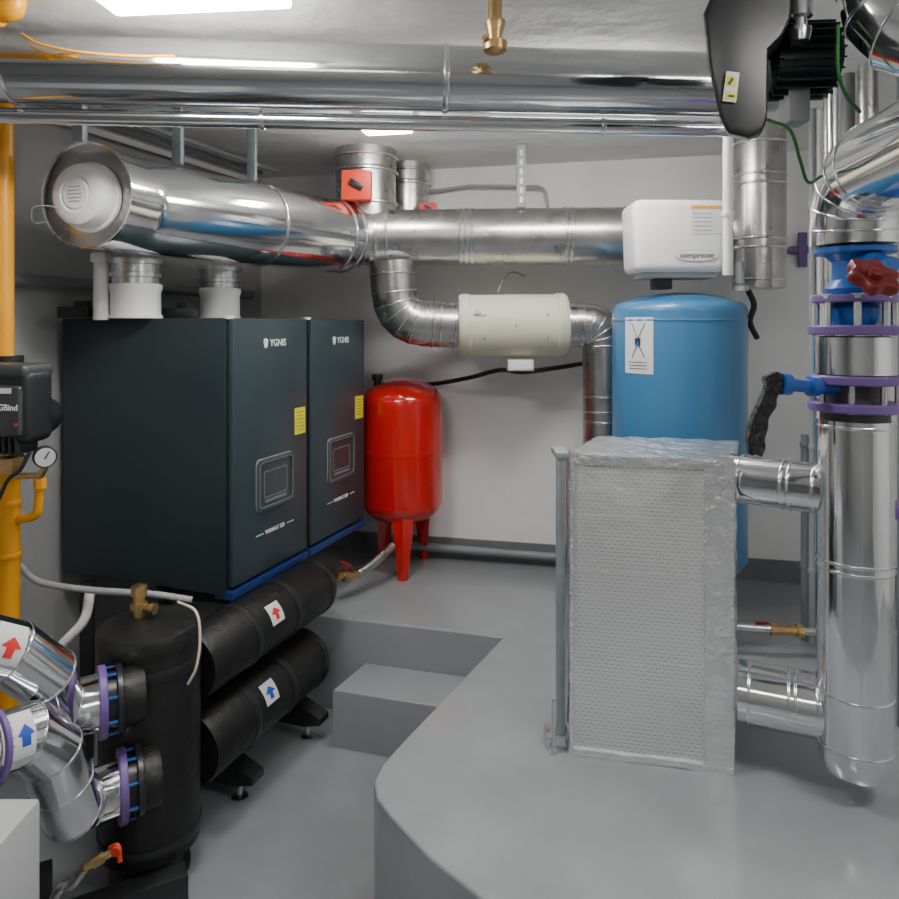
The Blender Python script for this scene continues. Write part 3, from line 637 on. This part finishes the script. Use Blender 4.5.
# ---------------- insulated exchanger
h0 = V((.364, 2.176, 0)); h1 = V((.818, 2.078, 0)); hw = (h1-h0).length; ha = math.atan2(h1.y-h0.y, h1.x-h0.x)
t = thing('insulated_heat_exchanger', 'large foil wrapped box with a fine dashed grid on its front, on the platform', 'heat exchanger', (h0.x, h0.y, ZP), ha)
HH = .9; DD = .38; sk = .075
def crumple(co, amp):
    q = co*18; return V((noise.noise(q), noise.noise(q+V((7, 1, 3))), noise.noise(q+V((2, 9, 5)))))*amp
bm = nb()
pl = [(0, 0), (hw, 0), (hw+sk, DD), (sk, DD)]
a = [bm.verts.new((x, y, .0)) for x, y in pl]; b = [bm.verts.new((x, y, HH)) for x, y in pl]
skin(bm, a, b); bm.faces.new(a[::-1]); bm.faces.new(b)
bmesh.ops.subdivide_edges(bm, edges=bm.edges, cuts=31, use_grid_fill=True)
for vv in bm.verts:
    if vv.co.z > .01: vv.co += crumple(vv.co, .008)
obj('foil_wrap', bm, 'foil', t, local=True, sharp=.5)
bm = nb(); rbox(bm, (.002+(hw-.075)/2, -.008, HH/2-.012), (hw-.075, .006, HH-.03), .002); obj('embossed_sheet', bm, 'foilg', t, local=True)
def strip(c, s, name='foil_tape'):
    bm = nb()
    if name == 'foil_tape':
        nx, nz = max(2, int(s[0]/.012)), max(2, int(s[2]/.012)); g = []
        for i in range(nx+1):
            row = []
            for j in range(nz+1):
                co = V((c[0]-s[0]/2+s[0]*i/nx, c[1]-s[1]/2, c[2]-s[2]/2+s[2]*j/nz)); dsp = crumple(co*1.7, .006)
                edge = i in (0, nx) or j in (0, nz)
                row.append(bm.verts.new(co+V((dsp.x*.6, -abs(dsp.y)*.9 if not edge else 0, dsp.z*.6))))
            g.append(row)
        for i in range(nx):
            for j in range(nz): bm.faces.new((g[i][j], g[i+1][j], g[i+1][j+1], g[i][j+1]))
        be = [e for e in bm.edges if e.is_boundary]; r_ = bmesh.ops.extrude_edge_only(bm, edges=be)
        bmesh.ops.translate(bm, vec=(0, s[1], 0), verts=[q for q in r_['geom'] if isinstance(q, bmesh.types.BMVert)])
    else: rbox(bm, c, s, .0004)
    obj(name, bm, 'foil', t, local=True)
strip((hw-.040, -.0135, HH/2), (.082, .006, HH-.006)); strip((hw/2, -.0145, HH-.012), (hw, .007, .028))
strip((hw/2, -.0145, .010), (hw, .007, .018)); strip((.005, -.0145, HH/2), (.01, .007, HH-.01))
for f in (.33, .62, .8): strip((hw/2-.04, -.0112, HH*f), (hw-.08, .0012, .0016), 'sheet_seam')
# frame
t = thing('exchanger_frame', 'grey steel channel frame standing along the left side of the foil box', 'frame', (.34, 2.25, ZP))
for (px, Y, w, m) in ((560.5, 2.22, .026, 'zinc'), (568, 2.30, .012, 'steel')):
    x = (px-449.5)*Y/F
    bm = nb(); rbox(bm, (x, Y, ZP+.03+.425), (w, .03, .865), .002); obj('upright', bm, m, t)
bm = nb(); a = P(560, 455, 2.22); rbox(bm, a+V((.006, .04, 0)), (.04, .12, .02), .003); obj('top_rail', bm, 'zinc', t)
bm = nb(); rbox(bm, (.33, 2.225, ZP+.02), (.07, .08, .04), .003); obj('foot_plate', bm, 'steel', t)
bm = nb(); lathe(bm, (.312, 2.165, ZP+.0), (0, 0, 1), [(0, .012), (.012, .012), (.012, .006), (.16, .006)], 6); obj('bolt', bm, 'steel', t)

# ---------------- right riser
rx = V((1.097, 1.95, 0)); rr = .094
def rz(py): return HC+(325-py)*1.95/F
t = thing('riser_pipe', 'wide vertical aluminium clad pipe at the right with a rounded bottom end', 'pipe', (rx.x, rx.y, .48))
bm = nb(); lathe(bm, rx, (0, 0, 1), [(.478, .0), (.482, .05), (.50, .078), (.53, rr*.95), (.56, rr), (rz(419), rr)], 56); obj('cladding', bm, 'alu', t)
for py in (558, 566, 690, 742, 425):
    bm = nb(); collar(bm, rx+V((0, 0, rz(py))), (0, 0, 1), rr, .008, .003); obj('joint_band', bm, 'alub', t)
bm = nb(); tube(bm, [V((rx.x-.03, rx.y+.006-rr, .57)), V((rx.x-.03, rx.y+.006-rr, rz(419)))], .0015, 6); obj('seam', bm, 'alub', t)
for a_, b_, r_, lab in ((V((.845, 2.16, 1.243)), V((1.06, 1.99, 1.243)), .070, 'upper short clad pipe between foil box and vertical riser'), (V((.845, 2.10, .635)), V((1.06, 2.0, .635)), .085, 'lower short clad pipe between foil box and vertical riser')):
    clad('branch_pipe', lab, 'pipe', [a_, b_], r_, bands=(.12, .55, .85, .62), w=.008, h=.003, group='branch pipes to the foil box')
# flanged valve
t = thing('lever_valve', 'flanged valve with two purple flanges and black lever directly on top of the clad riser', 'valve', rx+V((0, 0, rz(412))))
FR = .114
flange(rx+V((0, 0, rz(406))), (0, 0, 1), FR, .024, t); flange(rx+V((0, 0, rz(379))), (0, 0, 1), FR, .024, t)
bm = nb(); lathe(bm, rx, (0, 0, 1), [(rz(419), .085), (rz(410), .085)], 36); lathe(bm, rx, (0, 0, 1), [(rz(402), .07), (rz(383), .07)], 36); obj('valve_body', bm, 'dark2', t)
boltring(rx+V((0, 0, rz(392.5))), (0, 0, 1), .100, 8, .098, t, .008, ph=.2)
bm = nb(); a = V((rx.x-.06, rx.y-.02, rz(387))); b = P(781, 384, 1.9); tube(bm, [a, a.lerp(b, .35), a.lerp(b, .36), a.lerp(b, .5), a.lerp(b, .51), a.lerp(b, .85), a.lerp(b, .86), b], [.02, .02, .027, .027, .018, .018, .028, .028], 20); obj('stem', bm, 'bluev', t, label='blue valve stem')
bm = nb(); out = [(783, 374), (778, 371), (774, 374), (766, 377), (768, 386), (764, 396), (761, 402), (756, 415), (752, 420), (750, 432), (748, 443), (751, 456), (757, 455), (761, 458), (766, 448), (766, 438), (770, 428), (769, 418), (776, 406), (778, 398), (784, 388)]
fr_ = [bm.verts.new(P(x, y, 1.885)+V((random.uniform(-1, 1), random.uniform(-1, 1), random.uniform(-1, 1)))*.003) for x, y in out]; f_ = bm.faces.new(fr_); rg = bmesh.ops.extrude_face_region(bm, geom=[f_]); bmesh.ops.translate(bm, vec=(0, .028, 0), verts=[g for g in rg['geom'] if isinstance(g, bmesh.types.BMVert)])
bmesh.ops.recalc_face_normals(bm, faces=bm.faces); bmesh.ops.bevel(bm, geom=list(bm.edges), offset=.003, segments=2, affect='EDGES'); obj('lever', bm, 'tape', t, label='black wrapped lever handle')
t = thing('pipe_spool', 'short aluminium clad spool between the purple flanges above the lever valve', 'pipe', rx+V((0, 0, rz(373.8))))
bm = nb(); lathe(bm, rx, (0, 0, 1), [(rz(373.8), .08), (rz(373.5), .099), (rz(337), .099), (rz(336), .08)], 48); obj('cladding', bm, 'alu', t)
# blue gate valve with hand wheel
t = thing('gate_valve', 'blue gate valve with purple flanges and dark red handwheel above the clad spool', 'valve', rx+V((0, 0, rz(335))))
flange(rx+V((0, 0, rz(330))), (0, 0, 1), FR, .024, t); flange(rx+V((0, 0, rz(299))), (0, 0, 1), .104, .02, t)
bm = nb(); lathe(bm, rx, (0, 0, 1), [(rz(325), .05), (rz(318), .06), (rz(308), .06), (rz(303), .05)], 32); obj('neck', bm, 'bluev', t)
boltring(rx+V((0, 0, rz(315))), (0, 0, 1), .093, 8, .112, t, .009, 'steel', ph=.35)
bm = nb(); lathe(bm, rx, (0, 0, 1), [(rz(295), .07), (rz(289), .075), (rz(280), .055), (rz(262), .055), (rz(252), .085)], 36)
lathe(bm, rx+V((0, -.04, rz(272))), (.2, -1, .1), [(0, .05), (.05, .045), (.06, .03), (.1, .02)], 24); obj('valve_body', bm, 'bluev', t)
flange(rx+V((0, 0, rz(251))), (0, 0, 1), .1, .018, t, 'bluev')
wc = P(873, 277, 1.76); wd = V((.1, -.72, .75)).normalized(); wx, wy, _ = basis(wd)
bm = nb(); n_ = 60
def lob(s, k): return [bm.verts.new(wc+wd*k+(wx*math.cos(2*PI*i/n_)+wy*math.sin(2*PI*i/n_))*s*(.058+.008*math.cos(6*2*PI*i/n_))) for i in range(n_)]
l = [lob(.42, -.004), lob(.7, -.012), lob(.93, -.014), lob(1, -.006), lob(1, .006), lob(.93, .014), lob(.7, .012), lob(.42, .004)]
for i in range(7): skin(bm, l[i], l[i+1])
bm.faces.new(l[0]); bm.faces.new(l[-1][::-1]); hwh = obj('handwheel', bm, 'redd', t, label='dark red handwheel')
bm = nb(); lathe(bm, wc+wd*.002, wd, [(0, .02), (.018, .016), (.022, .008)], 16); obj('hub', bm, 'redd', hwh)
bm = nb(); tube(bm, [wc-wd*.002, rx+V((.01, -.12, rz(272)))], [.018, .014], 12); obj('spindle', bm, 'steel', t)
# elbows upper right
def arc_path(s, up, e, R, n, tail, lead=.0, ang=PI/2):
    s = V(s); up = V(up).normalized(); e = V(e).normalized(); out = [s]
    b = s+up*lead
    for k in range(n+1):
        a = ang*k/n; q = b+e*R*(1-math.cos(a))+up*R*math.sin(a)
        if (q-out[-1]).length > 1e-4: out.append(q)
    d = e*math.sin(ang)+up*math.cos(ang); out.append(out[-1]+d*tail); return out
pp = arc_path(rx+V((0, 0, rz(246))), (0, 0, 1), (-.12, -.99, 0), .15, 4, .62, .04)
t = clad('clad_elbow', 'big aluminium clad elbow on top of the blue gate valve, bending toward the right edge', 'pipe', pp, .112, group='clad elbows at upper right', gores=True, n=40)
s0 = P(892, -40, 1.5)
pp = arc_path(s0, (0, 0, -1), (.6, -.75, 0), .14, 4, .4, .045)
t = clad('clad_elbow', 'aluminium clad elbow in the top right corner above the other elbow', 'pipe', pp, .104, group='clad elbows at upper right', gores=True, n=40)
# pump head & motor
t = thing('pump_drive', 'large black pump drive housing hanging at the top right with a yellow warning label', 'pump', P(740, 137, 1.5))
bm = nb(); pl_ = [(703, 14), (722, -30), (792, -32), (791, 14), (782, 34), (768, 48), (767, 120), (762, 132), (748, 138), (728, 133), (719, 116), (708, 66)]
vec = V((.40, 1, .18)).normalized()*.2; cen = sum((P(x, y, 1.5) for x, y in pl_), V())/len(pl_)
rws = []
for s, k in ((.90, -.012), (.96, -.004), (1, .02), (.99, .6), (.93, 1.)):
    rws.append([bm.verts.new(cen+(P(x, y, 1.5)-cen)*s+vec*k) for x, y in pl_])
for i in range(4): skin(bm, rws[i], rws[i+1])
bm.faces.new(rws[0]); bm.faces.new(rws[-1][::-1]); dh = obj('housing', bm, 'dark', t)
bv = dh.modifiers.new('round', 'BEVEL'); bv.width = .012; bv.segments = 3; bv.limit_method = 'ANGLE'; bv.angle_limit = .3
bm = nb(); c = P(752, -30, 1.6); rbox(bm, (c.x, c.y, (c.z-.02+ZC)/2), (.05, .05, ZC-c.z+.02), .004); obj('ceiling_bracket', bm, 'zinc', t)
rt = Matrix.Rotation(.12, 3, 'Y')
bm = nb(); rbox(bm, P(731, 87, 1.493), (.027, .004, .062), 0, rt); lb = obj('warning_label', bm, 'whitel', t)
bm = nb(); rbox(bm, P(731, 81, 1.4905), (.022, .0015, .02), 0, rt); rbox(bm, P(731.5, 96, 1.4905), (.022, .0015, .015), 0, rt); obj('yellow_print', bm, 'yellow', lb)
bm = nb(); rbox(bm, P(731, 81, 1.489), (.006, .0015, .014), 0, Matrix.Rotation(.6, 3, 'Y')); rbox(bm, P(731.5, 96, 1.489), (.012, .0015, .004), 0, rt); obj('black_print', bm, 'inkd', lb)
a = P(762, 62, 1.72); b = P(832, 60, 1.72); dx = (b-a).normalized(); L = (b-a).length
t = thing('pump_motor', 'dark green finned electric motor right of the black pump drive', 'motor', a-V((0, 0, .09)))
bm = nb(); lathe(bm, a, dx, [(0, .06), (.01, .075), (L-.01, .075), (L, .05)], 40); obj('casing', bm, 'green', t)
bm = nb()
x_, y_, _ = basis(dx)
for k in range(24):
    an = 2*PI*k/24; q = x_*math.cos(an)+y_*math.sin(an); s = dx.cross(q)
    rbox(bm, a+dx*L/2+q*.08, (L*.85, .004, .022), 0, Matrix((dx, s, q)).transposed())
obj('cooling_fins', bm, 'green', t)
bm = nb(); rbox(bm, P(794, 106, 1.72), (.05, .06, .09), .005); obj('terminal_box', bm, 'grey', t)
bm = nb(); lathe(bm, P(800, 42, 1.6), (0, 0, 1), [(0, .02), (.02, .024), (.03, .024), (.03, .015), (.05, .015), (.055, .026), (.1, .026), (.12, .015)], 20)
single('steel_air_vent', bm, 'steel', 'small steel vent fitting above the green motor', 'fitting')
bm = nb(); pp = spline([P(838, 25, 1.5), P(838, 70, 1.5), P(846, 95, 1.54), P(860, 112, 1.6)]); tube(bm, pp, .004, 8)
single('earth_wire', bm, 'greenw', 'green wire running down beside the top right clad elbow', 'wire')
bm = nb(); pp = spline([P(768, 120, 1.66), P(790, 130, 1.7), P(800, 160, 1.75), P(808, 182, 1.8), P(822, 176, 1.84)]); tube(bm, pp, .004, 8)
single('earth_wire', bm, 'greenw', 'green wire looping below the green motor to the riser', 'wire')
# back right
c = V(((759-449.5)*3.2/F, 3.2, 1.86))
t = thing('flue_pipe', 'upright ringed galvanised flue right of the white controller on the back wall', 'pipe', c)
bm = nb(); lathe(bm, c, (0, 0, 1), [(0, .1), (.002, .112), (ZC-1.86, .112)], 40); obj('duct_shell', bm, 'galv', t)
for z in (1.9, 2.04, 2.08, 2.32, 2.36, 2.5):
    bm = nb(); collar(bm, (c.x, c.y, z), (0, 0, 1), .112, .012, .005); obj('ring', bm, 'steel', t)
bm = nb(); x = (728-449.5)*2.6/F; tube(bm, [V((x, 2.6, 1.88)), V((x, 2.6, ZC))], .018, 16); collar(bm, (x, 2.6, 2.1), (0, 0, 1), .018, .02, .005)
single('white_conduit', bm, 'white', 'white vertical conduit in front of the galvanised flue beside the controller', 'conduit')
for px, Y, r_, m, lab, z0, z1 in ((812, 2.9, .012, 'grey', 'slim grey vertical pipe behind the riser, nearest the foil box', ZP, ZC), (819, 2.9, .014, 'white', 'slim white vertical pipe directly left of the riser', .9, ZC), (833, 2.3, .016, 'steel', 'slim steel vertical pipe beside the gate valve', 1.4, ZC), (828, 2.6, .016, 'galv', 'slim galvanised vertical pipe close behind the purple flanges', 1.3, ZC), (806, 2.95, .02, 'greyp', 'thicker dark grey vertical pipe rising from the platform behind the riser', ZP, 1.25),
        (848, 2.5, .022, 'greyp', 'dark vertical pipe just behind the big upper right elbow', 1.3, ZC), (868, 2.4, .03, 'galv', 'thicker galvanised vertical pipe behind the two upper right elbows', 1.3, ZC)):
    x = (px-449.5)*Y/F; bm = nb(); tube(bm, [V((x, Y, z0)), V((x, Y, z1))], r_, 14)
    for z in (z0+.3, z0+.8): collar(bm, (x, Y, z), (0, 0, 1), r_, .02, .004)
    single('service_pipe', bm, m, lab, 'pipe', 'slim service pipes by the riser')
rw = RZ(-.228); c = P(797, 250, 3.585)
bm = nb(); rbox(bm, c, (.2, .03, .035), .004, rw); rbox(bm, c+V((.02, -.015, 0)), (.04, .03, .17), .004, rw); rbox(bm, c+V((-.12, .02, .02)), (.1, .02, .03), .004, Matrix.Rotation(.5, 3, 'Y'))
single('pipe_bracket', bm, 'purple', 'purple cross shaped bracket on the back wall right of the galvanised flue', 'bracket')
bm = nb(); pp = spline([P(748, 290, 3.0), P(754, 305, 3.0), P(750, 322, 3.02), P(757, 338, 3.05)]); tube(bm, pp, .012, 10)
single('cable_tail', bm, 'dark', 'short black cable hanging beside the top of the blue vessel', 'cable')
t = thing('floor_water_pipe', 'silver pipe with brass valve low above the platform behind the riser', 'pipe', P(738, 640, 2.75))
bm = nb(); tube(bm, [P(700, 624, 2.85), P(772, 629, 2.8)], .016, 14); tube(bm, [P(800, 631, 2.8), P(980, 638, 2.75)], .016, 14); obj('tube', bm, 'steel', t)
bm = nb(); a = P(770, 629, 2.8); b = P(802, 631, 2.8); tube(bm, [a, a.lerp(b, .2), a.lerp(b, .21), a.lerp(b, .8), a.lerp(b, .81), b], [.024, .024, .019, .019, .025, .025], 8); obj('brass_valve', bm, 'brass', t)
bm = nb(); rbox(bm, P(762, 623, 2.79), (.05, .012, .012), .003); obj('lever', bm, 'redd', t)
x = (915-449.5)*2.3/F
t = thing('service_pipe', 'dark vertical pipe with a purple clamp at the right edge behind the riser', 'pipe', (x, 2.3, ZP), 0, 'slim service pipes by the riser')
bm = nb(); tube(bm, [V((x, 2.3, ZP)), V((x, 2.3, ZC))], .05, 24); obj('tube', bm, 'greyp', t)
bm = nb(); collar(bm, (x, 2.3, P(0, 512, 2.3).z), (0, 0, 1), .05, .05, .012); obj('clamp', bm, 'purple', t)

# ---------------- world and camera
w = bpy.data.worlds.new('room_air'); bpy.context.scene.world = w; w.use_nodes = True
w.node_tree.nodes['Background'].inputs[0].default_value = (.02, .02, .02, 1)
cam = bpy.data.cameras.new('camera'); cam.sensor_width = 36; cam.lens = 36*F/899; cam.shift_y = -124.5/899
co = bpy.data.objects.new('camera', cam); C.objects.link(co); co.location = (0, 0, HC); co.rotation_euler = (PI/2, 0, 0)
bpy.context.scene.camera = co
